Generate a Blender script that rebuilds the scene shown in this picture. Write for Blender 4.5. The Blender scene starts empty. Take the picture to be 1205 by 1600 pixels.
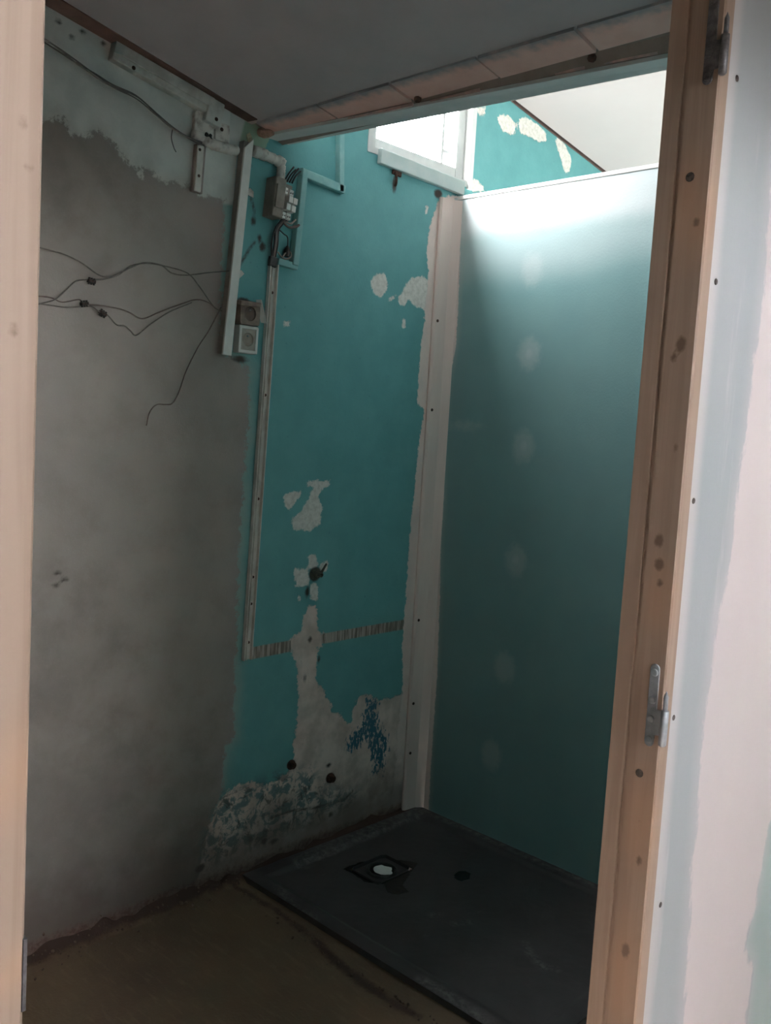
import bpy, bmesh, math, random
import numpy as np
from mathutils import Vector, Matrix, Euler
random.seed(7); np.random.seed(7)
SC = bpy.context.scene
COL = SC.collection

# ---------------------------------------------------------------- camera, world, lights, exposure
# world axes: X away from the bare wall (X=0), Y towards the shower partition (Y=0), Z up, metres
cam_d = bpy.data.cameras.new('camera'); cam = bpy.data.objects.new('camera', cam_d); COL.objects.link(cam)
SC.camera = cam
cam_d.sensor_fit = 'HORIZONTAL'; cam_d.sensor_width = 36.0
cam_d.lens = 36.0 * 1433.50 / 1205.0
cam_d.clip_start = 0.02
_fw = Vector((-0.68757, 0.72002, -0.09391)); _r = Vector((0.71813, 0.69342, 0.05871)); _u = Vector((-0.10740, 0.02707, 0.99385))
cam.matrix_world = Matrix(((_r.x, _u.x, -_fw.x, 2.3854), (_r.y, _u.y, -_fw.y, -2.7798), (_r.z, _u.z, -_fw.z, 1.5450), (0, 0, 0, 1)))

world = bpy.data.worlds.new('overcast_sky'); SC.world = world; world.use_nodes = True
bg = world.node_tree.nodes['Background']
bg.inputs[0].default_value = (0.97, 0.98, 1.0, 1); bg.inputs[1].default_value = 95.0
# bright overcast above the horizon, dull ground below it
_wt = world.node_tree; _tc = _wt.nodes.new('ShaderNodeTexCoord'); _sx = _wt.nodes.new('ShaderNodeSeparateXYZ'); _mr = _wt.nodes.new('ShaderNodeMapRange'); _mc = _wt.nodes.new('ShaderNodeMix'); _mc.data_type = 'RGBA'
_wt.links.new(_tc.outputs['Generated'], _sx.inputs[0]); _wt.links.new(_sx.outputs['Z'], _mr.inputs[0]); _mr.inputs[1].default_value = -.04; _mr.inputs[2].default_value = .04
_mc.inputs[6].default_value = (.17, .165, .155, 1); _mc.inputs[7].default_value = (.97, .98, 1.0, 1)
_wt.links.new(_mr.outputs[0], _mc.inputs[0]); _wt.links.new(_mc.outputs[2], bg.inputs[0])

def portal(name, loc, direction, sx, sy):
    d = bpy.data.lights.new(name, 'AREA'); d.shape = 'RECTANGLE'; d.size = sx; d.size_y = sy
    d.cycles.is_portal = True
    o = bpy.data.objects.new(name, d); COL.objects.link(o); o.location = loc
    o.rotation_euler = Vector(direction).to_track_quat('-Z', 'Y').to_euler()
    return o
portal('window_daylight', (-0.125, -0.215, 2.735), (1, 0, 0), 0.44, 0.57)
portal('added_slit_daylight', (4.48, -2.10, 1.96), (-1, 0, 0), .20, .9)  # portal for the added slit in the unseen corridor wall
fill_sun_d = bpy.data.lights.new('sun', 'SUN'); fill_sun_d.energy = 4700.0; fill_sun_d.angle = .0093; fill_sun_d.color = (1.0, .87, .79)  # added sunlight through the slit; its floor patch fills the room
sun = bpy.data.objects.new('sun', fill_sun_d); COL.objects.link(sun); sun.location = (8, -2.2, 4.5)  # added fill sun, shining through the slit
sun.rotation_euler = Vector((-.766, 0, -.643)).to_track_quat('-Z', 'Y').to_euler()

SC.view_settings.view_transform = 'Standard'; SC.view_settings.look = 'None'
SC.view_settings.exposure = 0.85; SC.view_settings.gamma = 1.0; SC.view_settings.use_curve_mapping = False
SC.cycles.max_bounces = 10; SC.cycles.diffuse_bounces = 8; SC.cycles.use_denoising = True
SC.cycles.sample_clamp_indirect = 6.0

# ---------------------------------------------------------------- node helper
class Mat:
    def __init__(s, name, rough=0.8, metal=0.0):
        s.m = bpy.data.materials.new(name); s.m.use_nodes = True; s.t = s.m.node_tree
        s.b = s.t.nodes['Principled BSDF']; s.b.inputs['Roughness'].default_value = rough
        s.b.inputs['Metallic'].default_value = metal
        s.b.inputs['Specular IOR Level'].default_value = 0.3
    def n(s, kind, **kw):
        nd = s.t.nodes.new(kind)
        for k, v in kw.items(): setattr(nd, k, v)
        return nd
    def inp(s, sock, v):
        if hasattr(v, 'is_output'): s.t.links.new(v, sock)
        else: sock.default_value = v
    def coord(s, scale=(1, 1, 1)):
        c = s.n('ShaderNodeTexCoord'); mp = s.n('ShaderNodeMapping')
        s.t.links.new(c.outputs['Object'], mp.inputs[0]); mp.inputs['Scale'].default_value = scale
        return mp.outputs[0]
    def noise(s, scale, detail=4, rough=.55, stretch=(1, 1, 1), dist=0.0):
        nd = s.n('ShaderNodeTexNoise'); s.t.links.new(s.coord(stretch), nd.inputs['Vector'])
        nd.inputs['Scale'].default_value = scale; nd.inputs['Detail'].default_value = detail
        nd.inputs['Roughness'].default_value = rough; nd.inputs['Distortion'].default_value = dist
        return nd.outputs['Fac']
    def math(s, op, a, b=0.0):
        nd = s.n('ShaderNodeMath', operation=op); s.inp(nd.inputs[0], a); s.inp(nd.inputs[1], b)
        return nd.outputs[0]
    def attr(s, name):
        return s.n('ShaderNodeAttribute', attribute_name=name).outputs['Fac']
    def step(s, v, lo, hi, a=0.0, b=1.0):
        nd = s.n('ShaderNodeMapRange', interpolation_type='SMOOTHSTEP'); s.inp(nd.inputs[0], v)
        for i, x in enumerate((lo, hi, a, b)): nd.inputs[1 + i].default_value = x
        return nd.outputs[0]
    def mix(s, fac, a, b):
        nd = s.n('ShaderNodeMix', data_type='RGBA'); s.inp(nd.inputs[0], fac)
        for sock, v in ((nd.inputs[6], a), (nd.inputs[7], b)):
            s.inp(sock, v if hasattr(v, 'is_output') else (*v, 1))
        return nd.outputs[2]
    def mask(s, name, amp, nz, edge=.004):          # crisp ragged mask from a signed distance attribute
        v = s.math('ADD', s.attr(name), s.math('MULTIPLY', s.math('SUBTRACT', nz, .5), amp))
        return s.step(v, -edge, edge)
    def color(s, v): s.inp(s.b.inputs['Base Color'], v if hasattr(v, 'is_output') else (*v, 1)); return s
    def rough(s, v): s.inp(s.b.inputs['Roughness'], v); return s
    def bump(s, h, strength=.3, dist=.01):
        nd = s.n('ShaderNodeBump'); s.inp(nd.inputs['Height'], h); nd.inputs['Strength'].default_value = strength
        nd.inputs['Distance'].default_value = dist; s.t.links.new(nd.outputs[0], s.b.inputs['Normal']); return s

def speckled(name, c1, c2, scale=30, rough=.7, metal=0., bump=.15, stretch=(1, 1, 1), lo=.35, hi=.65):
    m = Mat(name, rough, metal); nz = m.noise(scale, 5, .6, stretch)
    m.color(m.mix(m.step(nz, lo, hi), c1, c2)).bump(nz, bump, .003)
    return m.m

# ---------------------------------------------------------------- mesh helpers
OFF = {}
def link(name, bm, mat, parent=None, smooth=False, keep=False):
    if not keep: bmesh.ops.recalc_face_normals(bm, faces=bm.faces[:])
    me = bpy.data.meshes.new(name)
    off = OFF.get(parent.name, Vector()) if parent else Vector()
    if off.length: bmesh.ops.translate(bm, verts=bm.verts, vec=-off)
    if smooth:
        for f in bm.faces: f.smooth = True
    bm.to_mesh(me); bm.free(); me.materials.append(mat)
    o = bpy.data.objects.new(name, me); COL.objects.link(o)
    if parent: o.parent = parent; OFF[o.name] = off
    return o
def thing(name, label, cat, loc, group=None):
    o = bpy.data.objects.new(name, None); COL.objects.link(o); o.location = loc; OFF[o.name] = Vector(loc)
    o.empty_display_size = .05
    return tag(o, label, cat, group)
def tag(o, label, cat, group=None):
    o['label'] = label; o['category'] = cat
    if group: o['group'] = group
    return o
def struct(o): o['kind'] = 'structure'; return o
def copy_thing(root, delta, label):
    r = root.copy(); COL.objects.link(r); r.location = root.location + Vector(delta); r['label'] = label
    for ch in list(root.children):
        c = ch.copy(); COL.objects.link(c); c.parent = r
        for g in list(ch.children):
            d = g.copy(); COL.objects.link(d); d.parent = c
    return r

def hexa(bm, p8, bevel=0., seg=2):
    vs = [bm.verts.new(p) for p in p8]
    fs = [bm.faces.new([vs[i] for i in q]) for q in ((0, 3, 2, 1), (4, 5, 6, 7), (0, 1, 5, 4), (1, 2, 6, 5), (2, 3, 7, 6), (3, 0, 4, 7))]
    if bevel:
        es = list({e for f in fs for e in f.edges})
        bmesh.ops.bevel(bm, geom=es, offset=bevel, segments=seg, affect='EDGES', profile=.5, clamp_overlap=True)
    return bm
def box(a, b, bevel=0., bm=None, seg=2):
    bm = bm or bmesh.new(); (x0, y0, z0), (x1, y1, z1) = a, b
    return hexa(bm, [(x0, y0, z0), (x1, y0, z0), (x1, y1, z0), (x0, y1, z0), (x0, y0, z1), (x1, y0, z1), (x1, y1, z1), (x0, y1, z1)], bevel, seg)
def wall_bar(p0, p1, w, d, x0=0., bevel=.002, bm=None, w1=None):
    """bar lying on the X=0 wall from (y,z) p0 to p1, w wide, d deep"""
    bm = bm or bmesh.new(); a, b = Vector(p0), Vector(p1); t = (b - a).normalized(); n = Vector((-t.y, t.x))
    w1 = w if w1 is None else w1
    q = [a - n * w / 2, a + n * w / 2, b + n * w1 / 2, b - n * w1 / 2]
    return hexa(bm, [(x0, v.x, v.y) for v in q] + [(x0 + d, v.x, v.y) for v in q], bevel)
def catmull(pts, k=6):
    P = [Vector(p) for p in pts]; P = [2 * P[0] - P[1]] + P + [2 * P[-1] - P[-2]]; out = []
    for i in range(1, len(P) - 2):
        a, b, c, d = P[i - 1:i + 3]
        for j in range(k):
            t = j / k
            out.append(.5 * ((2 * b) + (c - a) * t + (2 * a - 5 * b + 4 * c - d) * t * t + (3 * b - a - 3 * c + d) * t ** 3))
    out.append(P[-2]); return out
def tube(pts, r, sides=6, bm=None, smooth_path=True, k=6):
    bm = bm or bmesh.new(); P = catmull(pts, k) if smooth_path else [Vector(p) for p in pts]
    rings = []; up = Vector((.37, .21, .9)).normalized()
    for i, p in enumerate(P):
        t = (P[min(i + 1, len(P) - 1)] - P[max(i - 1, 0)]).normalized()
        u = t.cross(up)
        if u.length < .1: u = t.cross(Vector((1, 0, 0)))
        u.normalize(); v = t.cross(u)
        rr = r[i] if isinstance(r, (list, tuple)) else r
        rings.append([bm.verts.new(p + rr * (math.cos(a) * u + math.sin(a) * v)) for a in [2 * math.pi * s / sides for s in range(sides)]])
    for A, B in zip(rings, rings[1:]):
        for s in range(sides): bm.faces.new((A[s], A[(s + 1) % sides], B[(s + 1) % sides], B[s]))
    bm.faces.new(rings[0][::-1]); bm.faces.new(rings[-1]); return bm
def lathe(center, axis, prof, sides=20, bm=None, close=True):
    """prof: list of (distance along axis, radius)"""
    bm = bm or bmesh.new(); c = Vector(center); ax = Vector(axis).normalized()
    u = ax.orthogonal().normalized(); v = ax.cross(u); rings = []
    for h, r in prof:
        rings.append([bm.verts.new(c + ax * h + r * (math.cos(a) * u + math.sin(a) * v)) for a in [2 * math.pi * s / sides for s in range(sides)]])
    for A, B in zip(rings, rings[1:]):
        for s in range(sides): bm.faces.new((A[s], A[(s + 1) % sides], B[(s + 1) % sides], B[s]))
    if close: bm.faces.new(rings[0][::-1]); bm.faces.new(rings[-1])
    return bm
def plate(outline, axis, lo, hi, bm=None, bevel=0.):
    """prism of a 2D outline; axis 0: outline is (y,z), 1: (x,z), 2: (x,y)"""
    bm = bm or bmesh.new()
    def P(q, h):
        return {0: (h, q[0], q[1]), 1: (q[0], h, q[1]), 2: (q[0], q[1], h)}[axis]
    A = [bm.verts.new(P(q, lo)) for q in outline]; B = [bm.verts.new(P(q, hi)) for q in outline]
    n = len(outline); f1 = bm.faces.new(A[::-1]); f2 = bm.faces.new(B)
    for i in range(n): bm.faces.new((A[i], A[(i + 1) % n], B[(i + 1) % n], B[i]))
    if bevel: bmesh.ops.bevel(bm, geom=list(f1.edges) + list(f2.edges), offset=bevel, segments=1, affect='EDGES')
    return bm

# ---- signed distance (metres, positive inside) to outlines drawn on a surface
def sd_poly(poly, A, B):
    P = np.array(poly, float); d = np.full(A.shape, 1e9); ins = np.zeros(A.shape, bool); n = len(P)
    for i in range(n):
        a, b = P[i], P[(i + 1) % n]; e = b - a; w0 = A - a[0]; w1 = B - a[1]
        t = np.clip((w0 * e[0] + w1 * e[1]) / (e @ e + 1e-12), 0, 1)
        d = np.minimum(d, (w0 - e[0] * t) ** 2 + (w1 - e[1] * t) ** 2)
        c = ((a[1] > B) != (b[1] > B)) & (A < (b[0] - a[0]) * (B - a[1]) / (b[1] - a[1] + 1e-12) + a[0]); ins ^= c
    d = np.sqrt(d); return np.where(ins, d, -d)
def sd_line(line, w, A, B):
    P = np.array(line, float); d = np.full(A.shape, 1e9)
    for a, b in zip(P, P[1:]):
        e = b - a; w0 = A - a[0]; w1 = B - a[1]; t = np.clip((w0 * e[0] + w1 * e[1]) / (e @ e + 1e-12), 0, 1)
        d = np.minimum(d, (w0 - e[0] * t) ** 2 + (w1 - e[1] * t) ** 2)
    return w - np.sqrt(d)
def sd_dot(c, r1, r2, A, B):
    return (1 - np.sqrt(((A - c[0]) / r1) ** 2 + ((B - c[1]) / r2) ** 2)) * min(r1, r2)
def union(*a):
    out = a[0]
    for x in a[1:]: out = np.maximum(out, x)
    return out
def grid(name, us, vs, place, mat, attrs=None, hole=None, smooth=True):
    """sheet over the values us x vs; place(U,V) -> X,Y,Z arrays; attrs: {name: fn(U,V)}"""
    U, V = np.meshgrid(us, vs, indexing='ij'); X, Y, Z = place(U, V)
    nu, nv = U.shape; co = np.stack([X, Y, Z], -1).reshape(-1, 3)
    I = np.arange(nu * nv).reshape(nu, nv)
    q = np.stack([I[:-1, :-1], I[1:, :-1], I[1:, 1:], I[:-1, 1:]], -1)
    if hole is not None:
        cu = (U[:-1, :-1] + U[1:, 1:]) / 2; cv = (V[:-1, :-1] + V[1:, 1:]) / 2
        q = q[~hole(cu, cv)]
    q = q.reshape(-1, 4)
    me = bpy.data.meshes.new(name); me.from_pydata(co.tolist(), [], q.tolist())
    for k, fn in (attrs or {}).items():
        a = me.attributes.new(k, 'FLOAT', 'POINT'); a.data.foreach_set('value', np.clip(fn(U, V), -1, 1).astype(np.float32).ravel())
    if smooth: me.polygons.foreach_set('use_smooth', [True] * len(me.polygons))
    me.materials.append(mat); me.update()
    o = bpy.data.objects.new(name, me); COL.objects.link(o); return o
def consts(o, **kw):
    for k, v in kw.items():
        a = o.data.attributes.new(k, 'FLOAT', 'POINT'); a.data.foreach_set('value', [v] * len(o.data.vertices))
    return o
def steps(*segs):
    out = []
    for a, b, n in segs: out += list(np.linspace(a, b, n, endpoint=False))
    out.append(segs[-1][1]); return np.array(out)
def rough2(U, V, seed=0, scales=((9, 1), (23, .5), (51, .25))):
    rs = np.random.RandomState(seed); out = np.zeros(U.shape)
    for f, a in scales:
        for _ in range(6):
            th, ph = rs.rand(2) * 6.28; k = f * (.6 + .8 * rs.rand())
            out += a * np.sin(k * (U * math.cos(th) + V * math.sin(th)) * 1.7 + ph)
    return out / 6

# ---------------------------------------------------------------- materials
TEAL = (.085, .37, .38)
m = Mat('painted_bare_wall', .62)
n_big = m.noise(2.2, 3); n_mid = m.noise(9, 5, .6); n_fine = m.noise(60, 5, .65); n_xf = m.noise(170, 3, .6)
n_rag = m.noise(34, 7, .78)
teal = m.mix(m.step(n_mid, .3, .75), (.12, .335, .345), (.145, .38, .39))
teal = m.mix(m.step(m.noise(75, 2), .70, .74, 0, .35), teal, (.05, .16, .17))
c = m.mix(m.mask('palegreen', .012, n_rag, .003), teal, (.36, .46, .34))
pale = m.mix(m.step(n_mid, .35, .7), (.78, .755, .715), (.64, .625, .59))
pale = m.mix(m.step(n_rag, .66, .74, 0, .6), pale, (.13, .13, .12))
k_pale = m.mask('pale', .01, n_rag, .006); c = m.mix(k_pale, c, pale)
cem = m.mix(m.step(n_big, .35, .65), (.325, .293, .27), (.285, .26, .242))
cem = m.mix(m.step(n_mid, .40, .75, 0, .28), cem, (.17, .15, .135))
cem = m.mix(m.step(n_xf, .55, .75, 0, .35), cem, (.36, .33, .30))
cem = m.mix(m.step(m.attr('pinkish'), -.10, .08, 0, .6), cem, (.34, .25, .23))
cem = m.mix(m.step(m.math('ADD', m.attr('smudge_shade'), m.math('MULTIPLY', m.math('SUBTRACT', n_mid, .5), .5)), -.22, .16, 0, .38), cem, (.125, .112, .10))  # smudges; they also put the low wall's dimness into the cement colour
k_cem = m.mask('cement', .10, n_rag, .007)
c = m.mix(m.step(m.math('ADD', m.attr('cement'), m.math('MULTIPLY', n_mid, .07)), -.03, .06, 0, .55), c, (.40, .40, .37))
c = m.mix(k_cem, c, cem)
wht = m.mix(m.step(n_fine, .35, .7), (.82, .78, .73), (.62, .58, .53))
wht = m.mix(m.step(n_xf, .64, .76, 0, .35), wht, (.24, .25, .24))
k_wht = m.mask('white', .045, n_rag, .003); c = m.mix(k_wht, c, wht)
low = m.mix(m.step(n_mid, .35, .68), (.80, .65, .59), (.55, .44, .39))
low = m.mix(m.step(n_rag, .62, .72, 0, .8), low, (.17, .14, .125))
k_low = m.mask('low', .07, n_rag, .003); c = m.mix(k_low, c, low)
n_flk = m.noise(55, 6, .72, (1, 1.5, .8))
k_blu = m.step(m.math('ADD', m.math('MULTIPLY', m.step(m.attr('blue'), -.03, .035), .21), n_flk), .645, .665)
c = m.mix(m.math('MULTIPLY', k_blu, m.step(m.attr('blue'), -.03, -.01)), c, (.055, .16, .22))
k_mes = m.step(m.attr('mess'), -.05, .04)
c = m.mix(m.math('MULTIPLY', k_mes, m.step(m.noise(26, 6, .7, dist=.6), .46, .56, 0, .85)), c, (.09, .19, .205))
c = m.mix(m.math('MULTIPLY', k_mes, m.step(m.noise(17, 6, .7, dist=.8), .53, .62, 0, .8)), c, (.085, .08, .075))
n_str = m.noise(60, 3, .6, (1, 1.6, .12))
glu = m.mix(m.step(n_str, .40, .62), (.17, .14, .115), (.46, .40, .35))
c = m.mix(m.mask('glue', .006, n_rag, .003), c, glu)
cmp_ = m.mix(m.step(n_mid, .35, .7), (.84, .69, .63), (.74, .62, .58))
cmp_ = m.mix(m.step(n_rag, .64, .72, 0, .35), cmp_, (.30, .33, .31))
k_cmp = m.mask('compound', .05, n_rag, .003); c = m.mix(k_cmp, c, cmp_)
c = m.mix(m.mask('dark', .014, n_rag, .005), c, (.045, .035, .03))
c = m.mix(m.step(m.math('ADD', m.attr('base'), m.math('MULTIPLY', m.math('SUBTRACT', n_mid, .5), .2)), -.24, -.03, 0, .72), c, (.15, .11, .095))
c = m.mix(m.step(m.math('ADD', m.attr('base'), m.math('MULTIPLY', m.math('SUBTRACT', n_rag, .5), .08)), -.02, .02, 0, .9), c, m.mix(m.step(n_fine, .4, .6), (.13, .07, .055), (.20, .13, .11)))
m.color(c)
h = m.math('ADD', m.math('MULTIPLY', n_fine, .25), m.math('MULTIPLY', n_xf, .12))
for k, s_ in ((k_wht, -.35), (k_low, -.6), (k_cmp, .35), (k_cem, -.25)): h = m.math('ADD', h, m.math('MULTIPLY', k, s_))
m.bump(h, .5, .006)
M_WALL = m.m

m = Mat('green_plasterboard', .40)
nz = m.noise(4, 3); nr = m.noise(38, 6, .7); nf = m.noise(120, 4)
c = m.mix(m.step(nz, .3, .7), (.17, .30, .305), (.185, .32, .32))
k = m.mask('compound', .02, nr, .004)
cp = m.mix(m.step(m.noise(9, 5, .6), .35, .7), (.80, .67, .62), (.70, .60, .56))
c = m.mix(m.step(m.math('ADD', m.attr('spots'), m.math('MULTIPLY', m.math('SUBTRACT', nr, .5), .05)), -.02, .02, 0, .22), c, (.62, .62, .60))
c = m.mix(m.step(m.math('ADD', m.attr('cores'), m.math('MULTIPLY', nr, .01)), -.006, .012, 0, .15), c, (.70, .68, .66))
c = m.mix(m.step(m.attr('skim2'), -.09, .07, 0, .35), c, (.60, .64, .64))  # faint wide window light put into the upper board's colour
c = m.mix(m.step(m.math('ADD', m.attr('skim'), m.math('MULTIPLY', nz, .08)), -.06, .02, 0, .5), c, (.70, .70, .70))  # stronger window light along the board's top, also put into the colour
c = m.mix(m.step(m.attr('compound'), -.03, .01, 0, .35), c, (.50, .50, .47))
m.color(m.mix(k, c, cp)).bump(m.math('ADD', nf, m.math('MULTIPLY', k, 1.5)), .15, .003)
M_GREEN = m.m

m = Mat('corridor_plasterboard', .6)
nz = m.noise(5, 4, .6, (1, 1, .35)); nr = m.noise(26, 6, .7, (1, 1, .5)); nf = m.noise(140, 3)
paint = m.mix(m.step(nz, .35, .7), (.345, .375, .388), (.37, .392, .40))
paint = m.mix(m.step(m.noise(11, 5, .65, (1, 1.6, .2)), .58, .74, 0, .6), paint, (.55, .52, .525))
paint = m.mix(m.step(m.attr('edge'), -.02, .006, 0, .8), paint, (.52, .505, .505))
board = m.mix(m.step(nz, .3, .7), (.37, .44, .425), (.41, .47, .455))
c = m.mix(m.mask('board', .012, nr, .003), paint, board)
comp = m.mix(m.step(nz, .35, .75), (.62, .55, .54), (.59, .53, .525))
kc = m.mask('compound', .06, nr, .005)
c = m.mix(m.step(m.attr('compound'), -.04, .01, 0, .45), c, (.55, .515, .525))
m.color(m.mix(kc, c, comp)).bump(m.math('ADD', m.math('MULTIPLY', nf, .4), kc), .15, .003)
M_OUTER = m.m

def pine(name, axis, c1, c2, line=(.30, .19, .125)):
    m = Mat(name, .55); st = {2: (1, 1, .035), 0: (.035, 1, 1)}[axis]
    w = m.noise(55, 3, .55, st, 1.0); w2 = m.noise(7, 3, .5, st)
    c = m.mix(m.step(w, .38, .66), c1, c2); c = m.mix(m.step(w2, .45, .75, 0, .35), c, line)
    c = m.mix(m.step(m.attr('tint'), -.022, .012, 0, .5), c, (.45, .27, .17))
    c = m.mix(m.mask('knot', .004, m.noise(150, 3), .0022), c, (.15, .10, .07))
    m.color(c).bump(w, .08, .002); return m.m
M_PINE = pine('pine_wood', 2, (.335, .248, .193), (.285, .208, .158))
M_SCREW = speckled('dark_screw', (.05, .045, .04), (.12, .10, .09), 200, .5, .6)
M_STEEL = speckled('zinc_steel', (.42, .45, .49), (.34, .37, .40), 90, .40, .35, .1)
M_DSTEEL = speckled('dark_and_shaded_steel', (.15, .15, .16), (.085, .085, .09), 120, .4, .4, .25)  # strike plate steel; on the upper hinge, shade put into the colour
M_PLASTIC = speckled('dusty_white_plastic', (.76, .71, .66), (.62, .57, .52), 18, .5, 0, .08)
M_WHITEP = speckled('white_plastic', (.82, .79, .75), (.74, .71, .67), 14, .45, 0, .05)
M_DIRTYP = speckled('soot_stained_plastic', (.26, .21, .175), (.13, .10, .085), 35, .75, 0, .4)
M_GREYP = speckled('grey_plastic', (.16, .145, .125), (.22, .20, .175), 25, .6, 0, .1)
M_DUSTY = speckled('flaking_white_plaster', (.74, .68, .63), (.34, .28, .25), 30, .85, 0, .6, (1, 1, 1), .45, .72)
M_WIREG = speckled('grey_wire', (.12, .105, .10), (.17, .15, .14), 60, .6)
M_WIREW = speckled('dusty_white_wire', (.42, .36, .31), (.30, .25, .22), 60, .6)
M_WIREK = speckled('black_wire', (.02, .02, .022), (.035, .033, .033), 60, .45)
M_WIREP = speckled('brown_wire', (.17, .125, .115), (.12, .09, .085), 60, .6)
M_CONN = speckled('black_terminal', (.02, .018, .016), (.045, .04, .035), 120, .6)
M_TEALW = speckled('teal_painted_wood', (.20, .42, .42), (.26, .48, .47), 20, .55, 0, .1)
M_DARKW = speckled('dark_wood_and_shade', (.040, .024, .021), (.06, .038, .033), 20, .8, 0, .3)
M_CEIL = speckled('grey_ceiling_paint', (.52, .47, .485), (.475, .435, .45), 6, .55, 0, .05)
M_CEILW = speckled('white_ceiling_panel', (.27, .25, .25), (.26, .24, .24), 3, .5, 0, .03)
M_BEAM = speckled('dusty_beam_board', (.30, .25, .225), (.24, .20, .18), 14, .75, 0, .2)
M_BEAMLIT = speckled('lit_beam_underside', (.78, .78, .77), (.72, .73, .72), 14, .7, 0, .1)  # window light on the beam's bottom face put into its pale colour
M_RUST = speckled('rusty_iron', (.10, .045, .03), (.04, .025, .02), 120, .85, .2, .5)
M_BRASS = speckled('tarnished_brass', (.10, .10, .075), (.035, .035, .03), 150, .5, .6, .3)
M_FRAMEW = speckled('white_window_frame', (.72, .73, .72), (.66, .68, .67), 12, .5, 0, .05)
M_PLAIN = speckled('pale_plaster', (.60, .56, .53), (.54, .51, .49), 4, .8)
M_CORR = speckled('grey_corridor_plaster', (.30, .275, .26), (.26, .24, .225), 4, .85)
M_CFLOOR = speckled('pale_screed', (.46, .42, .39), (.40, .37, .34), 8, .85)
M_SOOT = speckled('sooty_socket_cup', (.085, .065, .055), (.05, .04, .035), 60, .8)
M_CORK = speckled('beige_flake', (.52, .42, .29), (.42, .33, .22), 60, .85)
M_PAPER = speckled('white_paper', (.86, .85, .82), (.78, .77, .74), 40, .8)
M_BLACKP = speckled('black_drain_plastic', (.02, .02, .02), (.045, .043, .042), 40, .4)

m = Mat('pink_tile', .7); nz = m.noise(14, 5, .6); nr = m.noise(30, 5)
c = m.mix(m.step(nz, .35, .7), (.92, .60, .53), (.86, .53, .46))
c = m.mix(m.mask('dust', .05, nr, .022), c, (.30, .30, .315))  # pink band along the ceiling end, greying towards its upper edge
m.color(c).bump(nz, .2, .003); M_TILE = m.m

m = Mat('dirty_floor_screed', .85); n1 = m.noise(3, 4); n2 = m.noise(26, 6, .7); n3 = m.noise(120, 3)
n4 = m.noise(30, 4, .6, (.5, 2.2, 1))
c = m.mix(m.step(n1, .35, .7), (.17, .113, .07), (.135, .09, .062))
c = m.mix(m.step(n4, .5, .75, 0, .4), c, (.23, .155, .095))
c = m.mix(m.mask('mud', .05, n2, .012), c, (.07, .04, .032))
c = m.mix(m.step(n2, .68, .74, 0, .8), c, (.06, .04, .03))
m.color(c).bump(m.math('ADD', n3, m.math('MULTIPLY', n2, 1.5)), .4, .006); M_FLOOR = m.m

m = Mat('slate_shower_tray', .48); n1 = m.noise(5, 4, .6); n2 = m.noise(45, 6, .7); n3 = m.noise(22, 6, .7, (1, .5, 1))
c = m.mix(m.step(n1, .35, .68), (.053, .046, .047), (.068, .059, .060))
c = m.mix(m.step(n3, .62, .74, 0, .35), c, (.13, .12, .12))
c = m.mix(m.math('MULTIPLY', m.step(m.attr('dust'), -.022, .012, 0, .95), m.step(n2, .38, .68)), c, (.17, .155, .15))
k = m.mask('wet', .02, n2, .004); c = m.mix(k, c, (.012, .011, .012))
m.color(c).rough(m.step(k, 0, 1, .5, .25)).bump(m.math('ADD', n2, m.math('MULTIPLY', n1, 2.)), .28, .004); M_TRAY = m.m

m = Mat('window_glass', .05); m.b.inputs['Transmission Weight'].default_value = 0
tr = m.n('ShaderNodeBsdfTransparent'); gl = m.n('ShaderNodeBsdfGlossy'); gl.inputs['Roughness'].default_value = .05
mx = m.n('ShaderNodeMixShader'); mx.inputs[0].default_value = .06
m.t.links.new(tr.outputs[0], mx.inputs[1]); m.t.links.new(gl.outputs[0], mx.inputs[2])
m.t.links.new(mx.outputs[0], m.t.nodes['Material Output'].inputs['Surface']); M_GLASS = m.m

# ---------------------------------------------------------------- setting: the bare left wall
WY0, WY1, WZ0, WZ1 = -0.46, 0.07, 2.515, 2.955          # window opening
CEMENT = [(-2.137, 2.201), (-1.717, 2.260), (-1.666, 2.270), (-1.632, 2.287), (-1.597, 2.298), (-1.582, 2.271), (-1.542, 2.265), (-1.524, 2.282), (-1.505, 2.295), (-1.476, 2.287), (-1.462, 2.269), (-1.431, 2.265), (-1.414, 2.238), (-1.375, 2.221), (-1.360, 2.198), (-1.349, 2.232), (-1.333, 2.236), (-1.313, 2.209), (-1.249, 2.214), (-1.194, 2.214), (-1.181, 2.192), (-1.077, 2.201), (-1.076, 2.167), (-1.074, 1.995), (-1.066, 1.742), (-1.024, 1.730), (-0.957, 1.702), (-0.947, 1.569), (-0.956, 1.321), (-0.961, 1.027), (-0.955, 0.727), (-0.954, 0.553), (-0.945, 0.485), (-0.987, 0.451), (-0.987, 0.297), (-1.015, 0.238), (-1.046, 0.094), (-1.089, -0.068), (-1.665, -0.130), (-2.132, -0.163)]
PALE = [(-2.138, 3.058), (-0.981, 2.573), (-1.033, 2.364), (-1.043, 2.193), (-1.192, 2.170), (-2.136, 1.965)]
PALEGREEN = [(-1.042, 2.480), (-0.923, 2.532), (-0.898, 2.461), (-0.929, 2.386), (-0.969, 2.369), (-1.014, 2.384), (-1.049, 2.394)]
PINKISH = [(-1.181, 2.187), (-1.077, 2.201), (-1.073, 1.878), (-1.109, 1.893), (-1.144, 2.021)]
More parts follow.
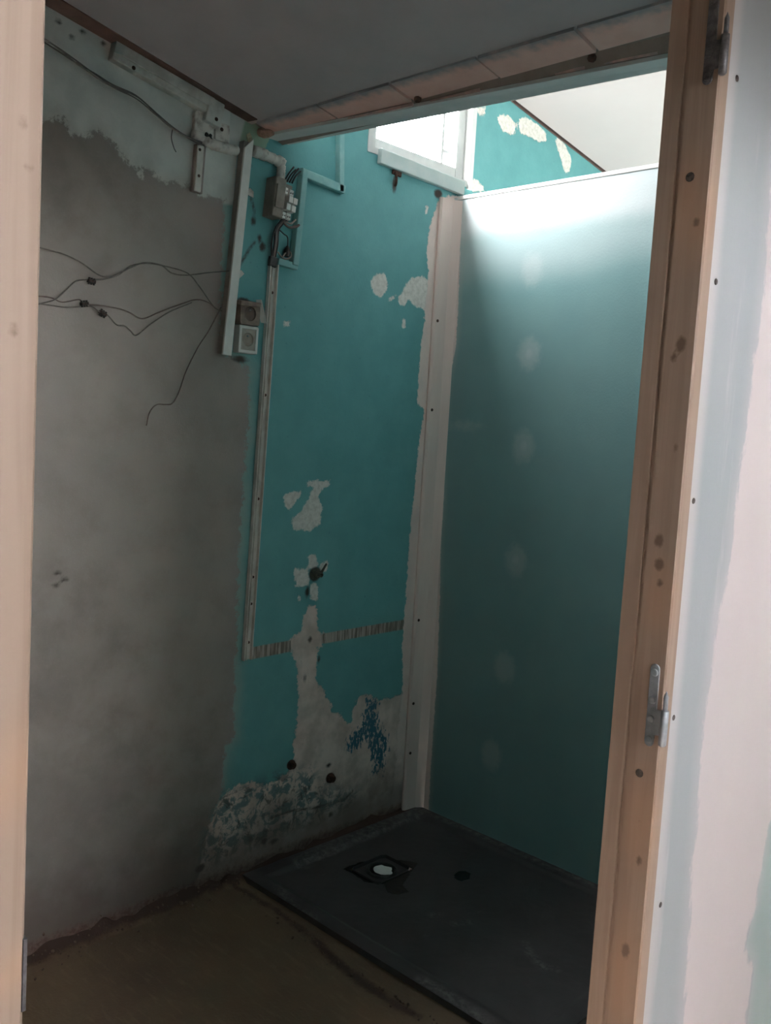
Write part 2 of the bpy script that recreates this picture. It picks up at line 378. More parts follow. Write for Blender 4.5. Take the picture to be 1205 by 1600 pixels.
WHITES = [
  [(-0.782, 1.285), (-0.766, 1.298), (-0.709, 1.304), (-0.708, 1.286), (-0.741, 1.254), (-0.757, 1.239), (-0.777, 1.248)],
  [(-0.682, 1.337), (-0.575, 1.341), (-0.579, 1.318), (-0.612, 1.314), (-0.628, 1.278), (-0.601, 1.239), (-0.615, 1.183), (-0.659, 1.160), (-0.735, 1.170), (-0.743, 1.205), (-0.705, 1.231), (-0.670, 1.279), (-0.654, 1.314), (-0.678, 1.319)],
  [(-0.662, 1.076), (-0.629, 1.079), (-0.612, 1.046), (-0.620, 1.026), (-0.656, 1.031)], [(-0.603, 1.045), (-0.566, 1.052), (-0.564, 1.024), (-0.573, 1.011), (-0.601, 1.024)],
  [(-0.721, 1.033), (-0.662, 1.029), (-0.647, 0.991), (-0.658, 0.967), (-0.711, 0.969)], [(-0.643, 0.973), (-0.613, 0.977), (-0.605, 0.942), (-0.608, 0.907), (-0.643, 0.922)],
  [(-0.430, 2.053), (-0.403, 2.087), (-0.364, 2.091), (-0.342, 2.066), (-0.346, 2.031), (-0.377, 2.004), (-0.411, 2.015)],
  [(-0.282, 2.006), (-0.252, 2.061), (-0.213, 2.102), (-0.149, 2.115), (-0.104, 2.102), (-0.085, 1.984), (-0.160, 1.998), (-0.200, 1.998), (-0.221, 2.028), (-0.246, 1.992), (-0.270, 1.989)],
  [(-0.339, 1.998), (-0.317, 2.017), (-0.291, 2.028), (-0.316, 2.001)], [(-0.255, 1.939), (-0.238, 1.946), (-0.232, 1.913), (-0.249, 1.907)],
  [(-0.829, 1.863), (-0.797, 1.867), (-0.790, 1.857), (-0.820, 1.849)], [(-0.700, 0.935), (-0.685, 0.935), (-0.684, 0.919), (-0.696, 0.918)],
  [(-0.163, 2.372), (-0.148, 2.375), (-0.149, 2.345), (-0.163, 2.342)],
  [(0.236, 2.802), (0.264, 2.825), (0.315, 2.829), (0.358, 2.807), (0.354, 2.768), (0.307, 2.756), (0.257, 2.768)],
  [(0.372, 2.834), (0.424, 2.856), (0.499, 2.850), (0.573, 2.833), (0.581, 2.803), (0.541, 2.785), (0.479, 2.785), (0.388, 2.782)],
  [(0.643, 2.819), (0.675, 2.838), (0.734, 2.818), (0.781, 2.774), (0.786, 2.742), (0.760, 2.703), (0.734, 2.708), (0.684, 2.773)],
  [(0.100, 2.799), (0.158, 2.830), (0.150, 2.788), (0.115, 2.776)], [(0.095, 2.510), (0.108, 2.537), (0.150, 2.527), (0.194, 2.507), (0.106, 2.483)]]
LOW = [(-0.632, 0.894), (-0.611, 0.896), (-0.595, 0.801), (-0.560, 0.785), (-0.566, 0.744), (-0.590, 0.738), (-0.595, 0.621), (-0.565, 0.590), (-0.526, 0.538), (-0.500, 0.482), (-0.460, 0.470), (-0.431, 0.430), (-0.401, 0.424), (-0.391, 0.479), (-0.371, 0.515), (-0.330, 0.525), (-0.268, 0.487), (-0.203, 0.480), (-0.111, 0.487), (-0.096, 0.228), (-0.116, -0.061), (-1.087, -0.113), (-1.057, 0.119), (-1.016, 0.250), (-0.989, 0.287), (-0.928, 0.311), (-0.874, 0.309), (-0.788, 0.278), (-0.697, 0.303), (-0.676, 0.335), (-0.683, 0.407), (-0.672, 0.466), (-0.671, 0.580), (-0.689, 0.687), (-0.713, 0.736), (-0.731, 0.784), (-0.677, 0.809), (-0.655, 0.889)]
BLUE = [(-0.320, 0.518), (-0.253, 0.481), (-0.242, 0.390), (-0.178, 0.312), (-0.202, 0.174), (-0.261, 0.188), (-0.304, 0.326), (-0.408, 0.298), (-0.426, 0.365), (-0.345, 0.410)]
MESS = [(-0.989, 0.287), (-0.873, 0.304), (-0.703, 0.294), (-0.580, 0.277), (-0.544, 0.208), (-0.341, 0.131), (-0.406, 0.092), (-0.629, 0.085), (-0.887, 0.067), (-1.070, 0.057), (-1.039, 0.201)]
GLUE = [[(-0.900, 0.780), (-0.719, 0.782), (-0.716, 0.741), (-0.898, 0.738)], [(-0.575, 0.787), (-0.138, 0.789), (-0.135, 0.750), (-0.573, 0.749)]]
COMPOUND = [(-0.039, 2.437), (-0.095, 2.396), (-0.128, 2.313), (-0.135, 2.269), (-0.138, 2.193), (-0.123, 2.147), (-0.129, 1.978), (-0.142, 1.807), (-0.142, 1.642), (-0.098, 1.614), (-0.117, 1.490), (-0.138, 1.115), (-0.139, 0.887), (-0.140, 0.681), (-0.122, 0.484), (-0.145, 0.022), (0.223, -0.157), (0.116, 2.470)]
DARKS = [(p, r1, r2) for p, r1, r2 in (
  ((-0.690, 0.327), .020, .016), ((-0.491, 0.229), .022, .018), ((-0.478, 0.084), .012, .010), ((-0.502, 0.280), .013, .008),
  ((-0.793, 0.073), .014, .012), ((-1.062, 0.061), .02, .014), ((-0.624, 1.008), .028, .026), ((-0.656, 0.946), .010, .02),
  ((-0.984, 2.245), .013, .012), ((-0.962, 2.161), .009, .014), ((-0.936, 2.112), .009, .012), ((-1.582, 2.511), .008, .006),
  ((-1.551, 2.534), .008, .006), ((-1.490, 2.525), .008, .006), ((-1.583, 1.085), .010, .006), ((-1.563, 1.065), .012, .006), ((-1.586, 1.049), .010, .006), ((-1.618, 2.537), .008, .006), ((-0.922, 2.089), .012, .016),
  ((-0.095, 2.432), .024, .016), ((-0.335, 2.413), .010, .03), ((-0.626, 0.770), .010, .012), ((-0.584, 0.695), .006, .012), ((-0.641, 0.633), .006, .014), ((-0.988, 1.899), .035, .020), ((-0.991, 1.727), .03, .010), ((-0.747, 0.059), .02, .008))]
CRACKS = [[(-1.014, 2.004), (-0.995, 2.037), (-0.972, 2.074), (-0.953, 2.097)], [(-0.976, 2.227), (-0.959, 2.191), (-0.967, 2.150)], [(-1.007, 2.162), (-0.994, 2.184)], [(-1.007, 2.336), (-0.982, 2.327)],
  [(-0.539, 0.128), (-0.408, 0.123), (-0.369, 0.148)], [(-0.772, 0.153), (-0.679, 0.151), (-0.539, 0.128)]]
SMUDGE_SHADE = [(p, a, b) for p, (a, b) in zip([(-1.571, 0.257), (-1.356, 0.251), (-1.487, 0.425), (-1.218, 0.147), (-1.614, 0.080), (-1.574, 0.747), (-1.782, 0.394), (-1.604, 2.225)], ((.20, .16), (.26, .15), (.30, .14), (.2, .12), (.3, .14), (.12, .16), (.3, .3), (.12, .12)))]
def wall_place(U, V):
    low = np.clip(sd_poly(LOW, U, V) / .02, 0, 1)
    return (rough2(U, V, 3) * .0016 - low * (.003 + .003 * (rough2(U, V, 5, ((40, 1), (90, .6))) + .5))), U, V
yy = steps((-3.0, -1.75, 25), (-1.75, WY0, 125), (WY0, WY1, 57), (WY1, 1.3, 60))
zz = steps((-.05, WZ0, 256), (WZ0, WZ1, 44), (WZ1, 3.2, 10))
wall_left = struct(grid('wall_left', yy, zz, wall_place, M_WALL, dict(
    cement=lambda U, V: sd_poly(CEMENT, U, V), pale=lambda U, V: sd_poly(PALE, U, V), palegreen=lambda U, V: sd_poly(PALEGREEN, U, V),
    pinkish=lambda U, V: sd_poly(PINKISH, U, V), smudge_shade=lambda U, V: union(*[sd_dot(p, a, b, U, V) for p, a, b in SMUDGE_SHADE]), white=lambda U, V: union(*[sd_poly(p, U, V) for p in WHITES]),
    low=lambda U, V: sd_poly(LOW, U, V), blue=lambda U, V: sd_poly(BLUE, U, V), mess=lambda U, V: sd_poly(MESS, U, V),
    glue=lambda U, V: union(*[sd_poly(p, U, V) for p in GLUE]), compound=lambda U, V: sd_poly(COMPOUND, U, V),
    dark=lambda U, V: union(*([sd_dot(c_, a, b, U, V) for c_, a, b in DARKS] + [sd_line(l, .004, U, V) for l in CRACKS])),
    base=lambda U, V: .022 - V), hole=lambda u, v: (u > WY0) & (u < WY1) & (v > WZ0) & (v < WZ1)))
# masonry behind the skin (gives the window its depth)
bm = bmesh.new()
for a, b in (((-.11, -3.0, -.05), (-.012, WY0 - .02, 3.2)), ((-.11, WY1 + .02, -.05), (-.012, 1.3, 3.2)), ((-.11, WY0 - .02, -.05), (-.012, WY1 + .02, WZ0 - .02)), ((-.11, WY0 - .02, WZ1 + .02), (-.012, WY1 + .02, 3.2))):
    box(a, b, bm=bm)
link('masonry', bm, M_PLAIN, wall_left)

# ---- the shower partition: board edge, stud tops, screws under compound
PX1 = 1.80
SPOT = [(0.392, 2.138), (0.405, 1.834), (0.409, 1.499), (0.412, 1.077), (0.395, 0.665), (0.365, 0.316)]
COMPY = [(-0.070, 2.493), (0.042, 2.394), (0.048, 2.212), (0.055, 2.017), (0.058, 1.870), (0.032, 1.721), (0.027, 1.469), (0.045, 1.293), (0.046, 1.088), (0.061, 0.832), (0.071, 0.546), (0.068, 0.173), (0.075, -0.067), (-0.169, -0.154)]
def part_attr(U, V):
    return union(*[sd_dot(p, .045, .055, U, V) for p in SPOT] + [sd_dot((0.129, 1.562), .05, .014, U, V)])
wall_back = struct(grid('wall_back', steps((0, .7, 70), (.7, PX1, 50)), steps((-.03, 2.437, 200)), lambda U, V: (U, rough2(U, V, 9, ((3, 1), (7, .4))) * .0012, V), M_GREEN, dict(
    compound=lambda U, V: sd_poly(COMPY, U, V), spots=part_attr, skim=lambda U, V: V - 2.35 + .02 * rough2(U, V, 61, ((4, 1), (13, .6))), skim2=lambda U, V: V - 2.14 + .05 * rough2(U, V, 62, ((3, 1), (9, .6))),  # skim, skim2: window light put into the colour of the board's top
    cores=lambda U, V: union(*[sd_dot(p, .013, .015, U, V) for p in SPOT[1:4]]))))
consts(link('board_back', box((0, .003, -.03), (PX1, .075, 2.437)), M_GREEN, wall_back), compound=-1., spots=-1., cores=-1., skim=-1., skim2=-1.)
link('edge_tape', box((.02, -.003, 2.425), (PX1, .078, 2.440), .002), speckled('pale_joint_tape', (.66, .63, .61), (.58, .57, .55), 12, .8), wall_back)

# ---- corner batten smeared with filler
bm = plate([(.0, -.006), (.0, -.088), (.010, -.092), (.018, -.086), (.020, -.060), (.022, -.030), (.034, -.014), (.044, -.002), (.045, .002)], 2, .0, 2.42, bevel=.0)
trim = struct(link('trim_1', bm, speckled('filler_smeared_batten', (.84, .68, .62), (.76, .61, .56), 10, .75, 0, .12, (1, 1, .12)), smooth=False))
for p in [(-0.092, 0.783), (-0.084, 0.443), (-0.088, 0.238), (-0.091, 1.615), (-0.098, 1.957)]:
    link('screw', lathe((.019, max(min(p[0], -.05), -.075), p[1]), (1, 0, 0), [(0, .006), (.0025, .0055)], 10), M_RUST, trim)

# ---- floor with mud along its edges
FZ = -.022
def floor_place(U, V):
    h = rough2(U, V, 21, ((5, 1), (17, .35), (60, .12))) * .0035
    h += np.clip(.05 - U, 0, .05) * (.45 + .5 * rough2(U, V, 4, ((30, 1), (60, .7))))
    h = np.where((V > -.885) & (U > .04), -.045, h)
    return U, V, FZ + h
floor = struct(grid('floor', steps((-.02, .3, 60), (.3, 1.86, 90)), steps((-3.0, -1.7, 40), (-1.7, -.86, 90), (-.86, 0., 20)), floor_place, M_FLOOR, dict(
    mud=lambda U, V: union(.035 - U, sd_line([(.0, -.95), (.25, -.94), (.45, -.955)], .008, U, V), sd_line([(.46, -.96), (.6, -.985), (.78, -1.0), (.9, -.99)], .015, U, V)))))

# ---- ceilings: the low sloping grey one, the high pale one past the beam
def zc(y): return 2.452 - .172 * (y + 1.006)
ceiling = struct(link('ceiling', hexa(bmesh.new(), [(-.01, -2.95, zc(-2.95)), (1.86, -2.95, zc(-2.95)), (1.86, -.985, zc(-.985)), (-.01, -.985, zc(-.985)),
    (-.01, -2.95, zc(-2.95) + .03), (1.86, -2.95, zc(-2.95) + .03), (1.86, -.985, zc(-.985) + .03), (-.01, -.985, zc(-.985) + .03)]), M_CEIL))
joints = [.03, .314, .600, .893, 1.173, 1.46, 1.75, 1.86]
def tile_attr(o):
    me = o.data; a = me.attributes.new('dust', 'FLOAT', 'POINT')
    a.data.foreach_set('value', [(-.975 - v.co.y) for v in me.vertices])
for x0, x1 in zip(joints, joints[1:]):
    us = np.linspace(x0 + .004, x1 - .004, 12); ys = np.linspace(-.992, -.896, 14); bm = bmesh.new()
    dz = random.uniform(-.002, .002)
    top = [[bm.verts.new((u, y, zc(y) - .006 + dz)) for y in ys] for u in us]
    for i in range(11):
        for j in range(13): bm.faces.new((top[i][j], top[i + 1][j], top[i + 1][j + 1], top[i][j + 1]))
    r = bmesh.ops.extrude_face_region(bm, geom=bm.faces[:]); bmesh.ops.translate(bm, verts=[v for v in r['geom'] if isinstance(v, bmesh.types.BMVert)], vec=(0, 0, .022))
    tile_attr(link('tile', bm, M_TILE, ceiling))
link('tile_backing', hexa(bmesh.new(), [(-.01, -.995, zc(-.985) + .012), (1.86, -.995, zc(-.985) + .012), (1.86, -.77, zc(-.74) + .012), (-.01, -.86, zc(-.74) + .012),
    (-.01, -.995, zc(-.985) + .04), (1.86, -.995, zc(-.985) + .04), (1.86, -.77, zc(-.74) + .04), (-.01, -.86, zc(-.74) + .04)]), M_BEAM, ceiling)
# dark strip standing in for shadow in the gap between ceiling and wall
struct(link('gap_shade', hexa(bmesh.new(), [(.0, -2.95, zc(-2.95) - .0), (.125, -2.95, zc(-2.95) - .003), (.050, -1.0, zc(-1.0) - .003), (.0, -1.0, zc(-1.0) - .0),
    (.0, -2.95, zc(-2.95) + .06), (.125, -2.95, zc(-2.95) + .06), (.052, -1.0, zc(-1.0) + .06), (.0, -1.0, zc(-1.0) + .06)], .003), M_DARKW))
def zf(y): return 2.898 - .152 * (y - .32)
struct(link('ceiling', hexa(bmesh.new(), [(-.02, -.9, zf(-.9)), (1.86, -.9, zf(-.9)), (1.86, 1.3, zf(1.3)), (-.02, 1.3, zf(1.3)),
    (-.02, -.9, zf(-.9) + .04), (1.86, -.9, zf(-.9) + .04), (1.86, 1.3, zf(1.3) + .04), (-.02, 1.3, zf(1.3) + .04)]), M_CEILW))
link('cover_strip', hexa(bmesh.new(), [(.001, WY1 + .1, zf(WY1 + .1) - .012), (.008, WY1 + .1, zf(WY1 + .1) - .012), (.008, 1.3, zf(1.3) - .012), (.001, 1.3, zf(1.3) - .012),
    (.001, WY1 + .1, zf(WY1 + .1)), (.008, WY1 + .1, zf(WY1 + .1)), (.008, 1.3, zf(1.3)), (.001, 1.3, zf(1.3))]), M_DARKW, bpy.data.objects['ceiling.001'])
struct(link('ceiling', box((-.26, -3.0, 3.2), (1.87, -.70, 3.26)), M_DARKW))  # unseen slab added to keep sky light out above the low ceiling
# closing walls of the little room
struct(link('light_stop_wall', hexa(bmesh.new(), [(x, y, z) for z in (2.44, 3.2) for x, y in ((-.02, -.900), (1.86, -.800), (1.86, -.740), (-.02, -.840))]), speckled('light_stop_white', (.80, .80, .80), (.76, .76, .76), 4, .8)))  # unseen board wall added to stop leaks and bounce window light
struct(link('wall_near', box((-.02, -3.0, -.05), (1.80, -2.95, 3.2)), M_PLAIN))
struct(link('wall_far', box((-.3, 1.3, -.05), (1.87, 1.36, 3.2)), M_PLAIN))

# ---------------------------------------------------------------- door wall and the corridor the camera stands in
DX0, DX1 = 1.798, 1.868; JY = -1.711; LY = -2.535
WS = [(-1.662, 1.991), (-1.669, 1.746), (-1.676, 1.473), (-1.677, 1.192), (-1.666, 0.935)]
OCOMP = [(-1.149, 2.553), (-1.532, 2.364), (-1.543, 2.125), (-1.530, 1.885), (-1.518, 1.760), (-1.528, 1.665), (-1.531, 1.552), (-1.547, 1.455), (-1.550, 1.376), (-1.573, 1.316), (-1.579, 1.210), (-1.581, 1.102), (-1.576, 0.982), (-1.571, 0.896), (-1.560, 0.719), (-1.442, -0.215), (-1.168, -0.470), (-1.315, 0.608), (-1.307, 0.704), (-1.355, 0.755), (-1.327, 0.809), (-1.308, 0.900), (-1.300, 0.972), (-1.219, 1.127), (-1.134, 1.659)]
OBOARD = [(-0.910, 0.970), (-1.299, 0.970), (-1.312, 0.896), (-1.327, 0.807), (-1.349, 0.751), (-1.301, 0.699), (-1.309, 0.560), (-1.168, -0.470), (-0.128, -1.442)]
wall_right = struct(grid('wall_right', steps((JY + .024, -1.30, 100), (-1.30, 1.36, 60)), steps((-.05, 2.3, 200), (2.3, 3.2, 10)), lambda U, V: (DX1 - .001 + rough2(U, V, 31, ((6, 1), (20, .3))) * .0008, U, V), M_OUTER, dict(
    compound=lambda U, V: sd_poly(OCOMP, U, V), board=lambda U, V: sd_poly(OBOARD, U, V), edge=lambda U, V: (JY + .040) - U)))
consts(link('board_back', box((DX0, JY + .03, -.05), (DX1 - .004, 1.36, 3.2)), M_GREEN, wall_right), compound=-1., spots=-1., cores=-1., skim=-1., skim2=-1.)
for p in WS:
    link('screw', lathe((DX1 - .0015, max(p[0], JY + .031), p[1]), (1, 0, 0), [(0, .0042), (.0012, .0036)], 10), M_SCREW, wall_right)
struct(consts(link('wall_right', box((DX0, -5.2, -.05), (DX1 - .004, LY - .09, 3.2)), M_OUTER), compound=-1., board=-1., edge=-1.))
struct(consts(link('wall_right', box((DX0, LY - .09, 2.15), (DX1 - .004, JY + .03, 3.2)), M_OUTER), compound=-1., board=-1., edge=-1.))
struct(link('wall_corridor', box((DX0, 1.36, -.05), (4.46, 1.42, 3.2)), M_CORR))
struct(link('wall_corridor', box((DX0, -5.26, -.05), (4.46, -5.2, 3.2)), M_CORR))
bm = bmesh.new()
for a, b in (((4.4, -5.2, -.05), (4.46, -2.55, 3.2)), ((4.4, -1.65, -.05), (4.46, 1.36, 3.2)), ((4.4, -2.55, -.05), (4.46, -1.65, 1.86)), ((4.4, -2.55, 2.06), (4.46, -1.65, 3.2))): box(a, b, bm=bm)  # added slit opening, sized to admit the fill light
struct(link('wall_corridor', bm, M_CORR))
struct(link('floor', box((1.86, -5.2, -.1), (4.46, 1.4, -.02)), M_CFLOOR))
struct(link('ceiling', box((DX0, -5.26, 2.7), (4.46, 1.42, 2.76)), M_CORR))

# ---------------------------------------------------------------- pine door jambs
def jamb_attrs(o, knots, tints):
    me = o.data; V = np.array([v.co for v in me.vertices])
    return V
def sheet_block(outline, zs, mat, knots, tints, name, parent):
    """long timber of an (x,y) outline, cut into rings at zs so knots can sit on it"""
    bm = bmesh.new(); dense = []
    n = len(outline)
    for i in range(n):
        a, b = Vector(outline[i]), Vector(outline[(i + 1) % n]); k = max(1, int((b - a).length / .004))
        for j in range(k): dense.append(a + (b - a) * j / k)
    rings = [[bm.verts.new((p.x, p.y, z)) for p in dense] for z in zs]
    for A, B in zip(rings, rings[1:]):
        for i in range(len(dense)): bm.faces.new((A[i], A[(i + 1) % len(dense)], B[(i + 1) % len(dense)], B[i]))
    bm.faces.new(rings[0][::-1]); bm.faces.new(rings[-1])
    o = link(name, bm, mat, parent); me = o.data; off = OFF[o.name]
    co = np.array([v.co + off for v in me.vertices])
    for nm, lst in (('knot', knots), ('tint', tints)):
        d = np.full(len(co), -1.)
        for c_, ra, rz in lst:
            e = np.sqrt(((co[:, 0] - c_[0]) / ra) ** 2 + ((co[:, 1] - c_[1]) / ra) ** 2 + ((co[:, 2] - c_[2]) / rz) ** 2)
            d = np.maximum(d, (1 - e) * min(ra, rz))
        a = me.attributes.new(nm, 'FLOAT', 'POINT'); a.data.foreach_set('value', d.astype(np.float32))
    return o
zs = np.linspace(-.02, 2.15, 400)
KR = [(1.855, 1.811), (1.849, 1.665), (1.841, 1.650), (1.854, 1.538), (1.843, 1.421), (1.846, 1.391), (1.849, 1.368), (1.854, 1.005), (1.846, 0.879), (1.850, 1.055), (1.842, 1.866), (1.844, 1.119)]
sz = [(.004, .005), (.0065, .010), (.0042, .0055), (.0025, .004), (.006, .0085), (.0065, .008), (.004, .005), (.004, .006), (.0055, .010), (.002, .002), (.0, .0), (.0, .0)]
knots = [((p[0], JY, p[1]), a, b) for p, (a, b) in zip(KR, sz) if a]
tints = [((KR[9][0], JY, KR[9][1]), .016, .045), ((KR[0][0], JY, KR[0][1]), .012, .03), ((KR[6][0], JY, KR[6][1] - .02), .014, .03), ((KR[8][0], JY, KR[8][1] - .03), .014, .05), ((KR[10][0], JY, KR[10][1] - .03), .014, .04)]
jr = thing('door_jamb', 'knotty pine door jamb carrying two steel hinges, right of the opening', 'door jamb', (1.84, -1.69, -.02))
out = [(DX0, JY + .001), (1.8205, JY + .001), (1.8215, JY + .003), (1.8265, JY + .003), (1.8275, JY), (DX1 - .002, JY), (DX1, JY + .002), (DX1, JY + .0235), (DX0, JY + .0235)]
sheet_block(out, zs, M_PINE, knots, tints, 'post', jr)
for q, r_ in ((KR[10], .0058), (KR[11], .0055)):
    link('screw_hole', lathe((q[0], JY - .0004, q[1]), (0, 1, 0), [(0, r_), (.0001, r_ * .8), (.0005, r_ * .35), (.0006, .0001)], 12), M_SCREW, jr)
# lift-off hinge: long rounded leaf, side lug, knuckle and pointed pin
def hinge(z0, steel, parent):
    """z0: height of the leaf's lower end"""
    xa, w, L = 1.8475, .0125, .107; y0 = JY; r = w / 2
    out = [(xa + r + r * math.cos(t), z0 + r + r * math.sin(t)) for t in np.linspace(math.pi, 2 * math.pi, 9)]
    out += [(xa + w, z0 + .017), (xa + .0215, z0 + .017), (xa + .0215, z0 + .049), (xa + w, z0 + .049)]
    out += [(xa + r + r * math.cos(t), z0 + L - r + r * math.sin(t)) for t in np.linspace(0, math.pi, 9)]
    leaf = link('hinge', plate(out, 1, y0 - .0022, y0 - .0001, bevel=.0005), steel, parent)
    leaf['label'] = 'bright zinc hinge leaf' if steel is M_STEEL else 'zinc hinge leaf with shade put into its grey'
    for dz in (.009, .036, .060, .096):
        b = lathe((xa + r, y0 - .0040, z0 + dz), (0, 1, 0), [(0, .0030), (.0006, .0046), (.0018, .0048)], 14)
        s = link('screw', b, steel, leaf)
    kx, ky = xa + .0260, y0 - .0050
    link('knuckle', lathe((kx, ky, z0 + .006), (0, 0, 1), [(0, .0030), (.002, .0050), (.045, .0050), (.046, .0045)], 16), steel, leaf, True)
    link('pin', lathe((kx, ky, z0 + .050), (0, 0, 1), [(0, .0030), (.020, .0030), (.027, .0003)], 12), steel, leaf, True)
hinge(1.158, M_STEEL, jr); hinge(1.971, M_DSTEEL, jr)
jl = thing('door_jamb', 'plain pale pine door jamb with pin knots, left of the opening', 'door jamb', (1.84, -2.58, -.02))
KL = [(-2.547, 1.700), (-2.543, 1.677), (-2.550, 1.587), (-2.551, 1.316), (-2.545, 1.365), (-2.542, 1.327)]
knots = [((DX1, p[0], p[1]), a, b) for p, (a, b) in zip(KL, [(.0022, .0028), (.0020, .0024), (.0022, .003), (.001, .001), (.001, .001), (.001, .001)])][:3]
tints = [((DX1, KL[3][0], KL[3][1]), .006, .010), ((DX1, KL[5][0], KL[5][1]), .006, .012)] + [((DX1, -2.565 + .008 * i, 1.190 + .0035 * i), .006, .004) for i in range(5)]
sheet_block([(DX0, LY - .09), (DX1 - .002, LY - .09), (DX1, LY - .088), (DX1, LY - .002), (DX1 - .002, LY), (DX0 + .026, LY), (DX0 + .026, LY + .0), (DX0, LY)], zs, M_PINE, knots, tints, 'post', jl)
link('strike_plate', plate([(LY - .0015, 1.172), (LY + .0012, 1.172), (LY + .0012, 1.219), (LY - .0015, 1.219)], 0, DX0 + .03, DX1 + .0006, bevel=.0003), M_DSTEEL, jl)['label'] = 'dark steel strike plate edge'
hd = thing('door_head', 'pine door head joining the two jambs above the opening', 'door head', (1.84, -2.1, 2.10))
consts(link('beam', box((DX0, LY, 2.10), (DX1, JY, 2.15), .002), M_PINE, hd), knot=-1., tint=-1.)

# ---------------------------------------------------------------- header beam over the shower
hb = thing('header_beam', 'dusty wooden header beam with its underside paled for window light crossing above the shower', 'beam', (.9, -.85, 2.38))
p = [(-.004, -.935, 2.425), (1.79, -.815, 2.385), (1.79, -.735, 2.395), (-.004, -.835, 2.425)]
link('board', hexa(bmesh.new(), [(x, y, z + .010) for x, y, z in p] + [(-.004, -.935, 2.455), (1.79, -.860, 2.47), (1.79, -.735, 2.47), (-.004, -.835, 2.47)], .002), M_BEAM, hb)
link('underside', hexa(bmesh.new(), p + [(x, y, z + .0098) for x, y, z in p], .001), M_BEAMLIT, hb)['label'] = 'underside with window light put into its pale colour'
for (x, y) in ((.625, -.899), (1.145, -.868)):
    link('bolt', lathe((x, y - .014, 2.424), (0, 1, .25), [(0, .006), (.003, .010), (.012, .010)], 8), M_RUST, hb)
for (x0, x1) in ((.36, .60), (.66, .82), (1.04, 1.12), (1.17, 1.30)):
    y0 = -.935 + .0675 * x0 + .022; y1 = -.935 + .0675 * x1 + .022
    link('splinter', hexa(bmesh.new(), [(x0, y0 - .026, zc(y0) - .012), (x1, y1 - .026, zc(y1) - .014), (x1, y1 - .005, zc(y1) - .012), (x0, y0 - .005, zc(y0) - .012),
         (x0, y0 - .026, zc(y0) - .009), (x1, y1 - .026, zc(y1) - .005), (x1, y1 - .005, zc(y1) - .006), (x0, y0 - .005, zc(y0) - .009)]), M_TILE, hb)
bm = lathe((.028, -.948, 2.428), (1, .12, -.2), [(-.03, .013), (-.01, .017), (.012, .013), (.03, .006)], 9)
link('broken_tip', bm, speckled('pinkish_break', (.55, .36, .29), (.38, .25, .20), 60, .85, 0, .5), hb)['label'] = 'broken pinkish beam end at the wall'

# ---------------------------------------------------------------- window
win = struct(link('window_1', (lambda bm: (box((-.085, WY1 - .045, WZ0), (-.025, WY1, WZ1), .003, bm), box((-.085, WY0, WZ0), (-.025, WY0 + .045, WZ1), .003, bm), box((-.085, WY0 + .045, WZ0), (-.025, WY1 - .045, WZ0 + .045), .003, bm), box((-.085, WY0 + .045, WZ1 - .045), (-.025, WY1 - .045, WZ1), .003, bm), bm)[-1])(bmesh.new()), M_FRAMEW))
bm = bmesh.new()
for a, b in (((-.11, WY0 - .022, WZ0 - .022), (.004, WY0, WZ1 + .022)), ((-.11, WY1, WZ0 - .022), (.004, WY1 + .022, WZ1 + .022)), ((-.11, WY0, WZ0 - .022), (.004, WY1, WZ0)), ((-.11, WY0, WZ1), (.004, WY1, WZ1 + .022))): box(a, b, bm=bm)
link('reveal', bm, M_FRAMEW, win)
link('architrave', box((.0005, WY1 - .004, WZ0 - .03), (.012, WY1 + .022, WZ1 + .03), .002), M_FRAMEW, win)
link('mullion', box((-.068, -.045, WZ0 + .045), (-.043, -.030, WZ1 - .045), .002), M_FRAMEW, win)
for z in (2.615, 2.80):
    link('muntin', box((-.066, -.03, z - .007), (-.045, WY1 - .045, z + .007), .002), M_FRAMEW, win)
link('pane', box((-.058, WY0 + .03, WZ0 + .03), (-.053, -.038, WZ1 - .03)), M_GLASS, win)
link('pane', box((-.058, -.036, WZ0 + .03), (-.053, WY1 - .03, WZ1 - .03)), M_GLASS, win)
link('sill_board', wall_bar((-.432, 2.488), (.035, 2.478), .052, .020, .001, .003), speckled('pale_teal_paint', (.55, .66, .65), (.62, .70, .69), 14, .5), win)['label'] = 'pale painted board under the glass'
bh = thing('wall_hook', 'small rusty bracket hanging below the left end of the bright window board', 'hook', (.0, -.338, 2.44))
link('plate', wall_bar((-.355, 2.455), (-.310, 2.452), .020, .008, .001, .002), M_RUST, bh)
link('hook', tube([(.008, -.345, 2.455), (.016, -.345, 2.435), (.012, -.340, 2.415), (.004, -.336, 2.408)], .005), M_RUST, bh, True)

# ---------------------------------------------------------------- shower tray
TX0, TX1, TY0, TY1 = .025, 1.225, -.905, -.004
DXa, DXb, DYa, DYb = .212, .352, -.580, -.405
DUST = [[(0.173, -0.862), (0.240, -0.896), (0.309, -0.911), (0.388, -0.900)], [(0.077, -0.689), (0.065, -0.588), (0.060, -0.389), (0.054, -0.171), (0.061, -0.046)], [(0.900, -0.495), (0.956, -0.535), (1.008, -0.558), (1.039, -0.537)],
        [(0.828, -0.887), (0.919, -0.883), (1.057, -0.890)], [(0.090, -0.028), (0.321, -0.019), (0.650, -0.025), (0.858, -0.019)], [(0.602, -0.586), (0.615, -0.570)], [(0.686, -0.569), (0.712, -0.527)]]
WET = [[(0.194, -0.598), (0.195, -0.521), (0.230, -0.425), (0.334, -0.350), (0.377, -0.448), (0.406, -0.512), (0.455, -0.533), (0.446, -0.571), (0.414, -0.596), (0.363, -0.563), (0.309, -0.601), (0.256, -0.595)],
       [(0.475, -0.328), (0.468, -0.292), (0.486, -0.271), (0.510, -0.271), (0.532, -0.302), (0.525, -0.339), (0.501, -0.346)]]
